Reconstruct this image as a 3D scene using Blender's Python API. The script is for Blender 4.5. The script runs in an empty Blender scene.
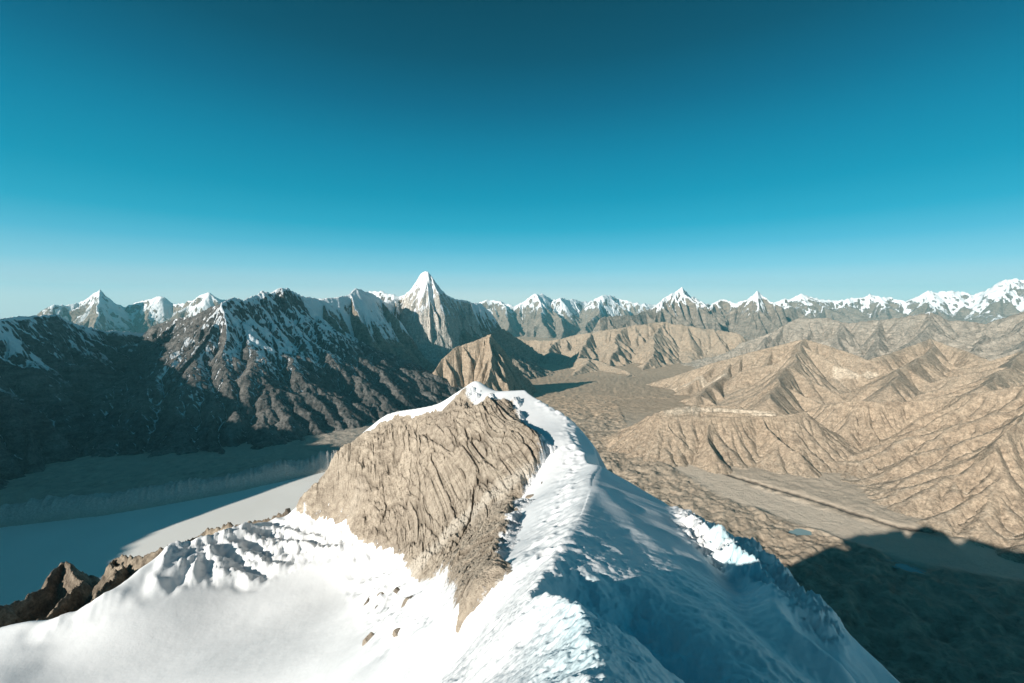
import bpy, math, time
import numpy as np

T_START = time.time()
R = math.radians
CAM_Z = 1165.0                      # camera height above the glacial lake, metres
F_PX, CX, CY, PITCH = 420.0, 512.0, 341.5, R(5.6)
SUN_AZ, SUN_EL = R(-132.8), R(21.3) # azimuth from the view direction (clockwise), elevation
SUN = np.array([math.cos(SUN_EL)*math.sin(SUN_AZ), math.cos(SUN_EL)*math.cos(SUN_AZ), math.sin(SUN_EL)])

sc = bpy.context.scene
col = sc.collection
# ------------------------------------------------------------------ camera
cd = bpy.data.cameras.new('camera')
cam = bpy.data.objects.new('camera', cd); col.objects.link(cam)
cd.sensor_width = 36.0; cd.lens = 36.0*F_PX/1024.0
cd.clip_start = 0.1; cd.clip_end = 250000.0
cam.location = (0, 0, CAM_Z); cam.rotation_euler = (R(90)-PITCH, 0, 0)
sc.camera = cam
# ------------------------------------------------------------------ sky
w = bpy.data.worlds.new('World'); sc.world = w; w.use_nodes = True
nt = w.node_tree; nt.nodes.clear()
sky = nt.nodes.new('ShaderNodeTexSky'); sky.sky_type = 'NISHITA'; sky.sun_disc = False
sky.sun_elevation = SUN_EL; sky.sun_rotation = SUN_AZ; sky.altitude = 6000
sky.air_density = 1.0; sky.dust_density = 0.3; sky.ozone_density = 1.0
tc = nt.nodes.new('ShaderNodeTexCoord'); sx = nt.nodes.new('ShaderNodeSeparateXYZ')
nt.links.new(tc.outputs['Generated'], sx.inputs[0])
SKY = [(0.0, (250, 246, 242)), (0.013, (245, 246, 245)), (0.036, (208, 232, 240)), (0.071, (150, 213, 232)), (0.117, (92, 190, 219)), (0.161, (42, 172, 203)), (0.225, (8, 153, 185)),
       (0.305, (2, 134, 168)), (0.395, (1, 104, 137)), (0.473, (1, 80, 106)), (0.55, (1, 66, 87)), (0.72, (32, 74, 93)), (1.0, (40, 72, 88))]
EXPOSURE = 0.6
HAZE_COLOR = (0.22, 0.74, 0.88, 1); HAZE_DENSITY = 1.3e-5
def srgb(c): return tuple(((v/255.0+0.055)/1.055)**2.4 if v > 10 else v/255.0/12.92 for v in c)
SKY_STRENGTH = 0.10
rp = nt.nodes.new('ShaderNodeValToRGB'); nt.links.new(sx.outputs['Z'], rp.inputs[0])
cr = rp.color_ramp
while len(cr.elements) < len(SKY): cr.elements.new(0.5)
for e, (p, c) in zip(cr.elements, SKY): e.position = p; e.color = (*srgb(c), 1)
sc_ = nt.nodes.new('ShaderNodeVectorMath'); sc_.operation = 'SCALE'; sc_.inputs['Scale'].default_value = 1.0/(SKY_STRENGTH*2**EXPOSURE)
nt.links.new(rp.outputs[0], sc_.inputs[0])
tn = nt.nodes.new('ShaderNodeMix'); tn.data_type = 'RGBA'; tn.blend_type = 'MULTIPLY'; tn.inputs[0].default_value = 1.0
nt.links.new(sky.outputs[0], tn.inputs[6]); tn.inputs[7].default_value = (0.0, 0.7, 0.72, 1)
mx = nt.nodes.new('ShaderNodeMix'); mx.data_type = 'RGBA'; mx.inputs[0].default_value = 0.85
nt.links.new(tn.outputs[2], mx.inputs[6]); nt.links.new(sc_.outputs[0], mx.inputs[7])
bg = nt.nodes.new('ShaderNodeBackground'); bg.inputs[1].default_value = SKY_STRENGTH
out = nt.nodes.new('ShaderNodeOutputWorld')
nt.links.new(mx.outputs[2], bg.inputs[0]); nt.links.new(bg.outputs[0], out.inputs[0])
# ------------------------------------------------------------------ sun
sl = bpy.data.lights.new('sun', 'SUN'); sl.energy = 5.0; sl.angle = R(0.5); sl.color = (1.0, 0.93, 0.84)
so = bpy.data.objects.new('sun', sl); col.objects.link(so)
from mathutils import Vector
so.rotation_euler = Vector(SUN).to_track_quat('Z', 'Y').to_euler()
so.location = (0, 0, CAM_Z+50)
# ------------------------------------------------------------------ exposure
vs = sc.view_settings
vs.view_transform = 'Standard'; vs.look = 'None'; vs.gamma = 1.0; vs.exposure = EXPOSURE
try: vs.use_curve_mapping = False
except Exception: pass
sc.render.engine = 'CYCLES'
sc.cycles.use_denoising = True
sc.cycles.max_bounces = 5; sc.cycles.diffuse_bounces = 3; sc.cycles.volume_bounces = 0
sc.cycles.volume_max_steps = 64

# ================================================================== maths helpers
def ray(px, py):
    u = (np.asarray(px, float)-CX)/F_PX; v = (CY-np.asarray(py, float))/F_PX
    return np.stack([u, math.cos(PITCH)+v*math.sin(PITCH), -math.sin(PITCH)+v*math.cos(PITCH)], -1)
def P(px, py, Y):                    # a place seen in direction (px, py), Y metres ahead
    d = ray(px, py); return d*(Y/d[..., 1])[..., None] if d.ndim > 1 else d*(Y/d[1])
def PZ(px, py, z):                   # a place seen in that direction at height z (relative to the camera)
    d = ray(px, py); return d*(z/d[2])
def PL(pts):                         # list of (px, py, Y)
    return np.array([P(*p) for p in pts])

def _hash(ix, iy, seed):
    h = (ix.astype(np.int64)*374761393 + iy.astype(np.int64)*668265263 + seed*1442695041) & 0x7fffffff
    h = ((h ^ (h >> 13))*1274126177) & 0x7fffffff
    return (h ^ (h >> 16)) & 0xffff
def noise(x, y, seed=0):             # gradient noise, about -0.7..0.7
    x0 = np.floor(x); y0 = np.floor(y); fx = x-x0; fy = y-y0
    ix = x0.astype(np.int64); iy = y0.astype(np.int64)
    u = fx*fx*fx*(fx*(fx*6-15)+10); v = fy*fy*fy*(fy*(fy*6-15)+10)
    def g(dx, dy):
        a = _hash(ix+dx, iy+dy, seed)*(2*math.pi/65536.0)
        return np.cos(a)*(fx-dx)+np.sin(a)*(fy-dy)
    a = g(0, 0); b = g(1, 0); c = g(0, 1); d = g(1, 1)
    return (a+(b-a)*u) + ((c+(d-c)*u)-(a+(b-a)*u))*v
def fbm(x, y, wl, octs=5, seed=0, gain=0.5, ridged=False):
    s = np.zeros_like(x, dtype=float); a = 1.0; f = 1.0/wl
    for o in range(octs):
        n = noise(x*f+o*17.3, y*f-o*9.1, seed+o)
        if ridged: n = (1-2*np.abs(n)*1.4)*0.5
        s += a*n; a *= gain; f *= 2.03
    return s
def sstep(a, b, x):
    t = np.clip((x-a)/(b-a), 0, 1); return t*t*(3-2*t)
def smax(a, b, k):
    h = np.clip(0.5+0.5*(a-b)/k, 0, 1); return b+(a-b)*h+k*h*(1-h)

class TPS:
    def __init__(s, pts, lam=0.0):
        p = np.asarray(pts, float); s.c = p[:, :2].mean(0); s.sc = max(1e-6, np.abs(p[:, :2]-s.c).max())
        q = (p[:, :2]-s.c)/s.sc; s.q = q; n = len(q)
        d = np.hypot(q[:, None, 0]-q[None, :, 0], q[:, None, 1]-q[None, :, 1])
        A = np.zeros((n+3, n+3)); A[:n, :n] = s.k(d)+lam*np.eye(n)
        A[:n, n] = 1; A[:n, n+1:] = q; A[n, :n] = 1; A[n+1:, :n] = q.T
        s.wt = np.linalg.solve(A, np.r_[p[:, 2], 0, 0, 0])
    @staticmethod
    def k(d): return d*d*np.log(np.maximum(d, 1e-9))
    def __call__(s, x, y):
        X = (np.asarray(x, float)-s.c[0])/s.sc; Y = (np.asarray(y, float)-s.c[1])/s.sc
        r = s.wt[-3]+s.wt[-2]*X+s.wt[-1]*Y
        for (a, b), ww in zip(s.q, s.wt): r = r+ww*s.k(np.hypot(X-a, Y-b))
        return r

def in_poly(x, y, poly):
    x = np.asarray(x); ins = np.zeros(x.shape, bool); n = len(poly)
    for i in range(n):
        x0, y0 = poly[i][:2]; x1, y1 = poly[(i+1) % n][:2]
        c = (y0 > y) != (y1 > y)
        ins ^= c & (x < (x1-x0)*(y-y0)/((y1-y0) if y1 != y0 else 1e-9)+x0)
    return ins
def seg_dist(x, y, a, b):
    dx, dy = b[0]-a[0], b[1]-a[1]; L2 = dx*dx+dy*dy+1e-9
    t = np.clip(((x-a[0])*dx+(y-a[1])*dy)/L2, 0, 1)
    return np.hypot(x-a[0]-t*dx, y-a[1]-t*dy), t
def line_dist(x, y, pl):
    d = np.full(np.shape(x), 1e12)
    for a, b in zip(pl[:-1], pl[1:]): d = np.minimum(d, seg_dist(x, y, a, b)[0])
    return d
def poly_sd(x, y, poly):             # signed distance, positive inside
    pl = list(poly)+[poly[0]]; d = line_dist(x, y, pl)
    return np.where(in_poly(x, y, poly), d, -d)

# ================================================================== object helpers
def tag(o, label=None, cat=None, group=None, kind=None):
    if label: o['label'] = label
    if cat: o['category'] = cat
    if group: o['group'] = group
    if kind: o['kind'] = kind
    return o
def mesh_obj(name, verts, quads, mat, parent=None, attrs=None, smooth=True, tris=None):
    me = bpy.data.meshes.new(name); n = len(verts)
    me.vertices.add(n); me.vertices.foreach_set('co', np.ascontiguousarray(verts, np.float32).ravel())
    q = np.asarray(quads, np.int32); k = q.shape[1]
    me.loops.add(q.size); me.loops.foreach_set('vertex_index', q.ravel())
    me.polygons.add(len(q)); me.polygons.foreach_set('loop_start', np.arange(0, q.size, k, dtype=np.int32))
    me.polygons.foreach_set('use_smooth', np.full(len(q), smooth))
    for an, av in (attrs or {}).items():
        at = me.attributes.new(an, 'FLOAT', 'POINT'); at.data.foreach_set('value', np.ascontiguousarray(av, np.float32).ravel())
    me.update(calc_edges=True); me.validate()
    if mat: me.materials.append(mat)
    o = bpy.data.objects.new(name, me); col.objects.link(o)
    if parent: o.parent = parent
    return o
def grid_obj(name, X, Y, Z, mat, keep=None, attrs=None, z0=CAM_Z):
    ny, nx = X.shape; idx = np.arange(ny*nx).reshape(ny, nx)
    q = np.stack([idx[:-1, :-1], idx[:-1, 1:], idx[1:, 1:], idx[1:, :-1]], -1).reshape(-1, 4)
    if keep is not None:
        kf = (keep[:-1, :-1] | keep[:-1, 1:] | keep[1:, 1:] | keep[1:, :-1]).ravel(); q = q[kf]
    used = np.zeros(ny*nx, bool); used[q.ravel()] = True
    remap = np.cumsum(used)-1; q = remap[q]
    v = np.stack([X.ravel(), Y.ravel(), Z.ravel()+z0], -1)[used]
    at = {k: a.ravel()[used] for k, a in (attrs or {}).items()}
    return mesh_obj(name, v, q, mat, attrs=at)

# ================================================================== erosion (stream power law)
NB = [(-1, -1), (-1, 0), (-1, 1), (0, -1), (0, 1), (1, -1), (1, 0), (1, 1)]
def flow(z, rng=None):
    ny, nx = z.shape; N = ny*nx; idx = np.arange(N).reshape(ny, nx)
    zp = np.pad(z, 1, mode='constant', constant_values=1e9); ip = np.pad(idx, 1, mode='edge')
    best = np.zeros((ny, nx)); rec = idx.copy(); dist = np.ones((ny, nx))
    for dy, dx in NB:
        L = math.hypot(dx, dy); zz = zp[1+dy:1+dy+ny, 1+dx:1+dx+nx]; s = (z-zz)/L
        if rng is not None: s = s*rng.uniform(0.55, 1.45, s.shape)
        m = s > best; best = np.where(m, s, best); rec = np.where(m, ip[1+dy:1+dy+ny, 1+dx:1+dx+nx], rec); dist = np.where(m, L, dist)
    rec = rec.ravel(); p = rec.copy(); d = (rec != np.arange(N)).astype(np.int32)
    for _ in range(16):
        dn = d+d[p]; pn = p[p]
        if np.array_equal(pn, p): break
        d, p = dn, pn
    order = np.argsort(d, kind='stable'); b = np.searchsorted(d[order], np.arange(d.max()+2))
    A = np.ones(N)
    for l in range(d.max(), 0, -1):
        n = order[b[l]:b[l+1]]; np.add.at(A, rec[n], A[n])
    return rec, dist.ravel(), order, b, A, int(d.max())
def erode(z, iters, K, m=0.5, amax=4000):
    A = None
    for it in range(iters):
        rec, dist, order, b, A, dm = flow(z)
        h = z.ravel().copy(); Fk = K*np.minimum(A, amax)**m/dist
        for l in range(1, dm+1):
            n = order[b[l]:b[l+1]]; h[n] = (h[n]+Fk[n]*h[rec[n]])/(1+Fk[n])
        z = h.reshape(z.shape)
    return z, A.reshape(z.shape) if A is not None else None
def blur(a, n=1):
    for _ in range(n):
        p = np.pad(a, 1, mode='edge')
        a = (p[:-2, 1:-1]+p[2:, 1:-1]+p[1:-1, :-2]+p[1:-1, 2:]+4*p[1:-1, 1:-1])/8
    return a

# ================================================================== materials
def lk(nt, a, b): nt.links.new(a, b)
def node(nt, t, **kw):
    n = nt.nodes.new(t)
    for k, v in kw.items(): setattr(n, k, v)
    return n
def new_mat(name):
    m = bpy.data.materials.new(name); m.use_nodes = True; nt = m.node_tree; nt.nodes.clear()
    o = node(nt, 'ShaderNodeOutputMaterial'); p = node(nt, 'ShaderNodeBsdfPrincipled')
    lk(nt, p.outputs[0], o.inputs[0]); p.inputs['Roughness'].default_value = 0.9
    p.inputs['Specular IOR Level'].default_value = 0.15
    return m, nt, p
def tex_noise(nt, scale, detail=6, rough=0.6, vec=None, dist=0.0):
    n = node(nt, 'ShaderNodeTexNoise'); n.inputs['Scale'].default_value = scale
    n.inputs['Detail'].default_value = detail; n.inputs['Roughness'].default_value = rough
    n.inputs['Distortion'].default_value = dist
    if vec is not None: lk(nt, vec, n.inputs['Vector'])
    return n.outputs['Fac']
def mapr(nt, v, a, b, c=0.0, d=1.0, smooth=False):
    n = node(nt, 'ShaderNodeMapRange'); n.clamp = True
    if smooth: n.interpolation_type = 'SMOOTHSTEP'
    lk(nt, v, n.inputs[0])
    for i, q in enumerate((a, b, c, d)): n.inputs[1+i].default_value = q
    return n.outputs[0]
def mixc(nt, f, a, b, mode='MIX'):
    n = node(nt, 'ShaderNodeMix', data_type='RGBA', blend_type=mode)
    for s, v in ((0, f), (6, a), (7, b)):
        if hasattr(v, 'is_output'): lk(nt, v, n.inputs[s])
        elif s == 0: n.inputs[0].default_value = v
        else: n.inputs[s].default_value = (*v, 1)
    return n.outputs[2]
def math_n(nt, op, a, b=None):
    n = node(nt, 'ShaderNodeMath', operation=op)
    for i, v in enumerate((a, b)):
        if v is None: continue
        if hasattr(v, 'is_output'): lk(nt, v, n.inputs[i])
        else: n.inputs[i].default_value = v
    return n.outputs[0]
def attr(nt, name):
    n = node(nt, 'ShaderNodeAttribute', attribute_name=name); return n.outputs['Fac']
def pos_vec(nt, scale):
    g = node(nt, 'ShaderNodeTexCoord'); m = node(nt, 'ShaderNodeVectorMath', operation='MULTIPLY')
    lk(nt, g.outputs['Object'], m.inputs[0]); m.inputs[1].default_value = scale if isinstance(scale, tuple) else (scale,)*3
    return m.outputs[0]
def bump(nt, p, h, dist, strength=1.0):
    b = node(nt, 'ShaderNodeBump'); b.inputs['Strength'].default_value = strength; b.inputs['Distance'].default_value = dist
    lk(nt, h, b.inputs['Height']); lk(nt, b.outputs[0], p.inputs['Normal'])

def mountain_mat(name, rock_a, rock_b, scree, snow, wl, bump_d, breakup=0.35, use_tone=True):
    """rock of two tones with pale scree in the gullies and snow where the terrain holds it"""
    m, nt, p = new_mat(name)
    v = pos_vec(nt, 1.0/wl)
    vs_ = pos_vec(nt, (1.0/wl, 1.0/wl, 3.2/wl))
    n1 = tex_noise(nt, 1.0, 7, 0.62, vs_, 0.3); n2 = tex_noise(nt, 5.0, 6, 0.7, v); n3 = tex_noise(nt, 0.22, 4, 0.5, v); n4 = tex_noise(nt, 13.0, 4, 0.7, v)
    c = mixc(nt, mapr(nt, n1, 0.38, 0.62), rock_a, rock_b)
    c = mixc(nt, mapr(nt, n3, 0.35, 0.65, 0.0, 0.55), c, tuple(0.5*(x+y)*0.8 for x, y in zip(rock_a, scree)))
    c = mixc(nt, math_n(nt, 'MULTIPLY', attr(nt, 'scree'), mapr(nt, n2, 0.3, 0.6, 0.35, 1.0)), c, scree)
    spk = math_n(nt, 'MULTIPLY', mapr(nt, n2, 0.36, 0.64, 0.68, 1.25), mapr(nt, n4, 0.36, 0.64, 0.72, 1.22))
    mm = node(nt, 'ShaderNodeVectorMath', operation='SCALE'); lk(nt, c, mm.inputs[0]); lk(nt, spk, mm.inputs['Scale']); c = mm.outputs[0]
    sf = math_n(nt, 'ADD', attr(nt, 'snow'), math_n(nt, 'MULTIPLY', math_n(nt, 'SUBTRACT', n2, 0.5), breakup*2.0))
    sf = math_n(nt, 'ADD', sf, math_n(nt, 'MULTIPLY', math_n(nt, 'SUBTRACT', n1, 0.5), breakup*1.5))
    sf = mapr(nt, sf, 0.40, 0.60, smooth=True)
    c = mixc(nt, sf, c, snow)
    lk(nt, c, p.inputs['Base Color'])
    hb = math_n(nt, 'ADD', math_n(nt, 'ADD', n1, math_n(nt, 'MULTIPLY', n2, 0.5)), math_n(nt, 'MULTIPLY', n4, 0.25))
    hb = math_n(nt, 'MULTIPLY', hb, mapr(nt, sf, 0, 1, 1.0, 0.35))
    bump(nt, p, hb, bump_d)
    return m

SNOW = (0.80, 0.82, 0.84)
M = {}
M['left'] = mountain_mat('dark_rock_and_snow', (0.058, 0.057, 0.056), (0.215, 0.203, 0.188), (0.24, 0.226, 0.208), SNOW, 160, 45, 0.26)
M['ama'] = mountain_mat('pale_granite_and_snow', (0.26, 0.215, 0.165), (0.40, 0.34, 0.27), (0.34, 0.29, 0.23), SNOW, 220, 60)
M['brown'] = mountain_mat('brown_scree_and_rock', (0.29, 0.22, 0.158), (0.43, 0.335, 0.243), (0.56, 0.47, 0.365), SNOW, 130, 15)
M['spire'] = mountain_mat('pale_granite', (0.45, 0.41, 0.36), (0.64, 0.60, 0.54), (0.55, 0.51, 0.46), SNOW, 150, 40)
M['grey'] = mountain_mat('grey_brown_rock_and_snow', (0.25, 0.21, 0.17), (0.45, 0.39, 0.32), (0.52, 0.46, 0.38), SNOW, 150, 36)
M['far'] = mountain_mat('far_rock_and_snow', (0.22, 0.185, 0.15), (0.34, 0.285, 0.23), (0.36, 0.31, 0.25), SNOW, 420, 110)

# ================================================================== ground level
def ground_z(x, y):
    r = np.maximum(y, 0.0)
    z = -1165.0 - 0.085*np.clip(r-2900, 0, 6500) - 0.02*np.clip(r-9400, 0, 40000)
    return z

# ================================================================== mountain builder
def rough_line(rd, rng, hor=0.10, ver=0.03, levels=3):
    rd = np.array(rd)
    for _ in range(levels):
        o = [rd[0]]
        for a, b in zip(rd[:-1], rd[1:]):
            L = math.hypot(b[0]-a[0], b[1]-a[1]); n = np.array([-(b[1]-a[1]), b[0]-a[0]])/(L+1e-9)
            m = 0.5*(a+b); m[:2] += n*L*hor*rng.uniform(-1, 1); m[2] += L*ver*rng.uniform(-1, 1)
            o += [m, b]
        rd = np.array(o)
    return rd
def spurs(rd, rng, spacing, fall, length, depth=1, first=True, sides=(1, -1)):
    res = []; acc = spacing*rng.uniform(0.2, 0.8); side = 1
    for a, b in zip(rd[:-1], rd[1:]):
        L = math.hypot(b[0]-a[0], b[1]-a[1]); th = math.atan2(b[1]-a[1], b[0]-a[0]); dz = (b[2]-a[2])/(L+1e-9)
        while acc < L:
            p = a+(b-a)*(acc/L)
            for sd in (sides if first else (side,)):
                bend = R(88-32*min(1, abs(dz)/0.6)+rng.uniform(-22, 22))
                ang = th+sd*bend if dz < 0.1 else th+math.pi-sd*bend
                l = length*rng.uniform(0.45, 1.0); n = 5 if first else 3; q = p.copy(); q[2] -= 4; pts = [q.copy()]
                for i in range(n):
                    ang += R(rng.uniform(-16, 16)); st = l/n
                    q = q+np.array([math.cos(ang)*st, math.sin(ang)*st, -fall*st*(1.35-0.6*i/n)*rng.uniform(0.7, 1.25)]); pts.append(q)
                pts = rough_line(pts, rng, 0.12, 0.03, 1 if first else 0); res.append(pts)
                if depth > 1: res += spurs(pts, rng, spacing*0.55, fall*1.05, length*0.42, depth-1, False)
            side = -side; acc += spacing*rng.uniform(0.6, 1.4)
        acc -= L
    return res
def up2(a, shape):                   # bilinear resample to a finer grid covering the same area
    ny, nx = shape
    yi = np.linspace(0, a.shape[0]-1, ny); xi = np.linspace(0, a.shape[1]-1, nx)
    y0 = np.minimum(yi.astype(int), a.shape[0]-2); x0 = np.minimum(xi.astype(int), a.shape[1]-2)
    fy = (yi-y0)[:, None]; fx = (xi-x0)[None]
    r0, r1 = a[y0], a[y0+1]
    return (r0[:, x0]*(1-fx)+r0[:, x0+1]*fx)*(1-fy)+(r1[:, x0]*(1-fx)+r1[:, x0+1]*fx)*fy

def massif(name, mat, ridges, dx, seed, slopes=(0.9, 0.5, 600.0), margin=1500, warp=(60, 500), rough=18, ero=((8, 8, 0.12), (4, 8, 0.10), (2, 8, 0.06), (1, 6, 0.04)),
           snow=(None,), label='', z_cut=70, ymax=None, post=None, scree_gain=1.0, xlim=None, jit=8, cat='mountain', flank=50, flank_wl=450,
           sp=None, minor=(), line_rough=(0.10, 0.02), cut=190, base=ground_z, a0=3.0, fan=0.0, pale=(), plain=(), crag=1.6, spslopes=None, sides=(1, -1), sva=0.10):
    t0 = time.time(); rng = np.random.default_rng(seed)
    main = [rough_line(r, rng, *line_rough) for r in ridges]
    mino = [rough_line(r, rng, *line_rough) for r in minor]
    allr = [(r, 1e9) for r in main+mino]
    if sp:
        for r in main+mino: allr = allr+[(q, 1.6*sp[0]+60) for q in spurs(np.array(r), rng, *sp, sides=sides)]
    allr = allr+[(rough_line(r, rng, *line_rough), 1e9) for r in plain]
    allp = np.concatenate(main+mino+[np.array(r) for r in plain])
    x0, x1 = allp[:, 0].min()-margin, allp[:, 0].max()+margin; y0, y1 = allp[:, 1].min()-margin, allp[:, 1].max()+margin*0.6
    if xlim: x0, x1 = max(x0, xlim[0]), min(x1, xlim[1])
    if ymax: y1 = min(y1, ymax)
    s1, s2, L = slopes
    def build(nx, ny):
        xs = np.linspace(x0, x1, nx); ys = np.linspace(y0, y1, ny); X, Y = np.meshgrid(xs, ys)
        hx = xs[1]-xs[0]; hy = ys[1]-ys[0]
        dr = np.full(X.shape, 1e9)
        for rd in main: dr = np.minimum(dr, line_dist(X, Y, rd[::4] if len(rd) > 8 else rd))
        wa, wl = warp; k = sstep(0.3*wa, 4*wa, dr)
        XW = X+k*wa*fbm(X, Y, wl, 4, seed+11); YW = Y+k*wa*fbm(X, Y, wl, 4, seed+29)
        sv = 1+sva*fbm(X, Y, 2.5*L, 2, seed+41)
        Z = np.full(X.shape, -1e9); zb = base(X, Y).min()-150
        for rd, rmax in allr:
            e1, e2, eL = spslopes if (spslopes and rmax < 1e8) else (s1, s2, L)
            for a, b in zip(rd[:-1], rd[1:]):
                rad = max(0, max(a[2], b[2])-zb-s1*L*0.5)/max(0.7*s2, 0.1)+2*wa+50; rad = min(rad, rmax)
                i0 = max(0, int((min(a[0], b[0])-rad-x0)/hx)); i1 = min(nx, int((max(a[0], b[0])+rad-x0)/hx)+2)
                j0 = max(0, int((min(a[1], b[1])-rad-y0)/hy)); j1 = min(ny, int((max(a[1], b[1])+rad-y0)/hy)+2)
                if i1 <= i0 or j1 <= j0: continue
                S = (slice(j0, j1), slice(i0, i1))
                d, t = seg_dist(XW[S], YW[S], a, b)
                Z[S] = np.maximum(Z[S], a[2]+(b[2]-a[2])*t-(e1*eL*(1-np.exp(-d/eL))+e2*d)*sv[S])
        away = sstep(0, 5*flank, dr)
        Z += flank*(fbm(X, Y, flank_wl, 5, seed, ridged=True)-0.45)*away
        Z += rough*fbm(X, Y, rough*9, 4, seed+3)*(0.3+0.7*away)+jit*fbm(X, Y, jit*9, 4, seed+5, gain=0.6)
        G = base(X, Y)
        if fan: Z = smax(Z, G-30, fan)
        return X, Y, np.maximum(Z, G-z_cut*1.5), G
    NX, NY = int((x1-x0)/dx)+1, int((y1-y0)/dx)+1
    delta = None; A = None
    if ero:
        for f, its, K in ero:
            nx, ny = max(8, NX//f), max(8, NY//f)
            X, Y, Zb, G = build(nx, ny)
            Z = Zb if delta is None else Zb+up2(delta, Zb.shape)
            for it in range(its):
                rec, dist, order, b, A, dm = flow(Z, rng)
                h = Z.ravel().copy(); Fk = K*np.maximum(np.minimum(A, 3000)**0.5-a0**0.5, 0)/dist
                for l in range(1, dm+1):
                    n = order[b[l]:b[l+1]]; h[n] = (h[n]+Fk[n]*h[rec[n]])/(1+Fk[n])
                Z = h.reshape(Z.shape)
            A = A.reshape(Z.shape)
            delta = Z-Zb; delta = -cut*np.tanh(-delta/cut)
            if f > 1: delta = blur(delta, 2)
            Z = Zb+delta
    else:
        X, Y, Z, G = build(NX, NY); A = np.ones_like(Z)
    if X.shape != (NY, NX):
        X, Y, Zb, G = build(NX, NY); Z = Zb+up2(delta, Zb.shape); A = up2(A, Zb.shape)
    if post is not None: Z = post(X, Y, Z)
    if crag:
        cx, cy = X+6*dx*fbm(X, Y, 40*dx, 3, seed+51), Y+6*dx*fbm(X, Y, 40*dx, 3, seed+52)
        gy, gx = np.gradient(Z, dx); st = sstep(0.15, 0.8, blur(np.hypot(gx, gy), 3))
        Z = Z+crag*dx*(0.25+0.75*st)*(1.5*(fbm(cx, cy, 16*dx, 4, seed+53, gain=0.62, ridged=True)-0.4)+0.5*fbm(X, Y, 5*dx, 2, seed+54))
    gy, gx = np.gradient(Z, dx); gxs, gys = blur(gx, 2), blur(gy, 2)
    sl = np.hypot(gxs, gys); nx_ = -gxs/np.sqrt(1+sl*sl)
    la = blur(np.log(np.maximum(A, 1.0)), 1)
    sn = np.zeros_like(Z)
    if snow[0] is not None:
        line, span, steep, aspect, coul = snow
        sn = 0.5+0.5*np.clip((Z-line)/span+aspect*nx_*2.0, -1.3, 1.3)-0.6*sstep(steep, steep*1.6, sl)*(1-0.8*np.clip((la-3.0)/2.5, 0, 1))+coul*np.clip((la-2.5)/3.0, -0.3, 1.0)
        sn = sn+0.25*fbm(X, Y, 900, 3, seed+7)
    scr = scree_gain*(np.clip((la-2.2)/3.0, 0, 1)*0.9+0.3*sstep(0.75, 0.45, sl))
    for pl_, wd in pale: scr = np.maximum(scr, 1.1*sstep(wd*1.3, wd*0.7, line_dist(X, Y, pl_)+0.6*wd*fbm(X, Y, wd*1.5, 3, seed+9)))
    keep = Z > G-z_cut
    o = grid_obj(name, X, Y, Z, mat, keep, {'snow': sn, 'scree': np.clip(scr, 0, 1)})
    tag(o, label, cat, None, 'structure')
    print('%s %d verts %d lines %.1fs' % (name, len(o.data.vertices), len(allr), time.time()-t0), flush=True)
    return o

# ------------------------------------------------------------------ ridgelines (seen place + metres ahead)
# 1 dark shaded wall on the far left
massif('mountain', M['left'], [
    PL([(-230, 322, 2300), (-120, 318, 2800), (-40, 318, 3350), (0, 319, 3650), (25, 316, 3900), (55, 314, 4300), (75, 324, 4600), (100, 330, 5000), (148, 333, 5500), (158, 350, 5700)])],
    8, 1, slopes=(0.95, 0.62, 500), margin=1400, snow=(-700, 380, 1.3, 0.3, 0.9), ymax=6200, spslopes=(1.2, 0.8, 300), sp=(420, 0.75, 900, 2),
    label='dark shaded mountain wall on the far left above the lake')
# 2 middle-left peak with sunlit rock ribs
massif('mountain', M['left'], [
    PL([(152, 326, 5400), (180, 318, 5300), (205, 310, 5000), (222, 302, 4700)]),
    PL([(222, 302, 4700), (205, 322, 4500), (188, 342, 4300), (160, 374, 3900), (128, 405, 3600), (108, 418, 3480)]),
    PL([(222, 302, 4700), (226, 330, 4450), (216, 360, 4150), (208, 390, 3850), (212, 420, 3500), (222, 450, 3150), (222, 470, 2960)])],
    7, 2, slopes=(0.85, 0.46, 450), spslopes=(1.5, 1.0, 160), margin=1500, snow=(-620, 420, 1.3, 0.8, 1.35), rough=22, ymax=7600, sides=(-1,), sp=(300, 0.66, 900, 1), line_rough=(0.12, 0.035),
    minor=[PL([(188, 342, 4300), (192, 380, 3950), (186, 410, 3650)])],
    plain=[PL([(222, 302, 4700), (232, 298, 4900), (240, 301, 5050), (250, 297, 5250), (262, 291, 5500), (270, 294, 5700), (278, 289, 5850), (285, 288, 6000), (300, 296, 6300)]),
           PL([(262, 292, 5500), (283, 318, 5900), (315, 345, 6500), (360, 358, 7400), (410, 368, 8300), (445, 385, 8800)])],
    label='jagged peak with sunlit rock ribs and snow gullies rising beyond the lake')
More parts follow.
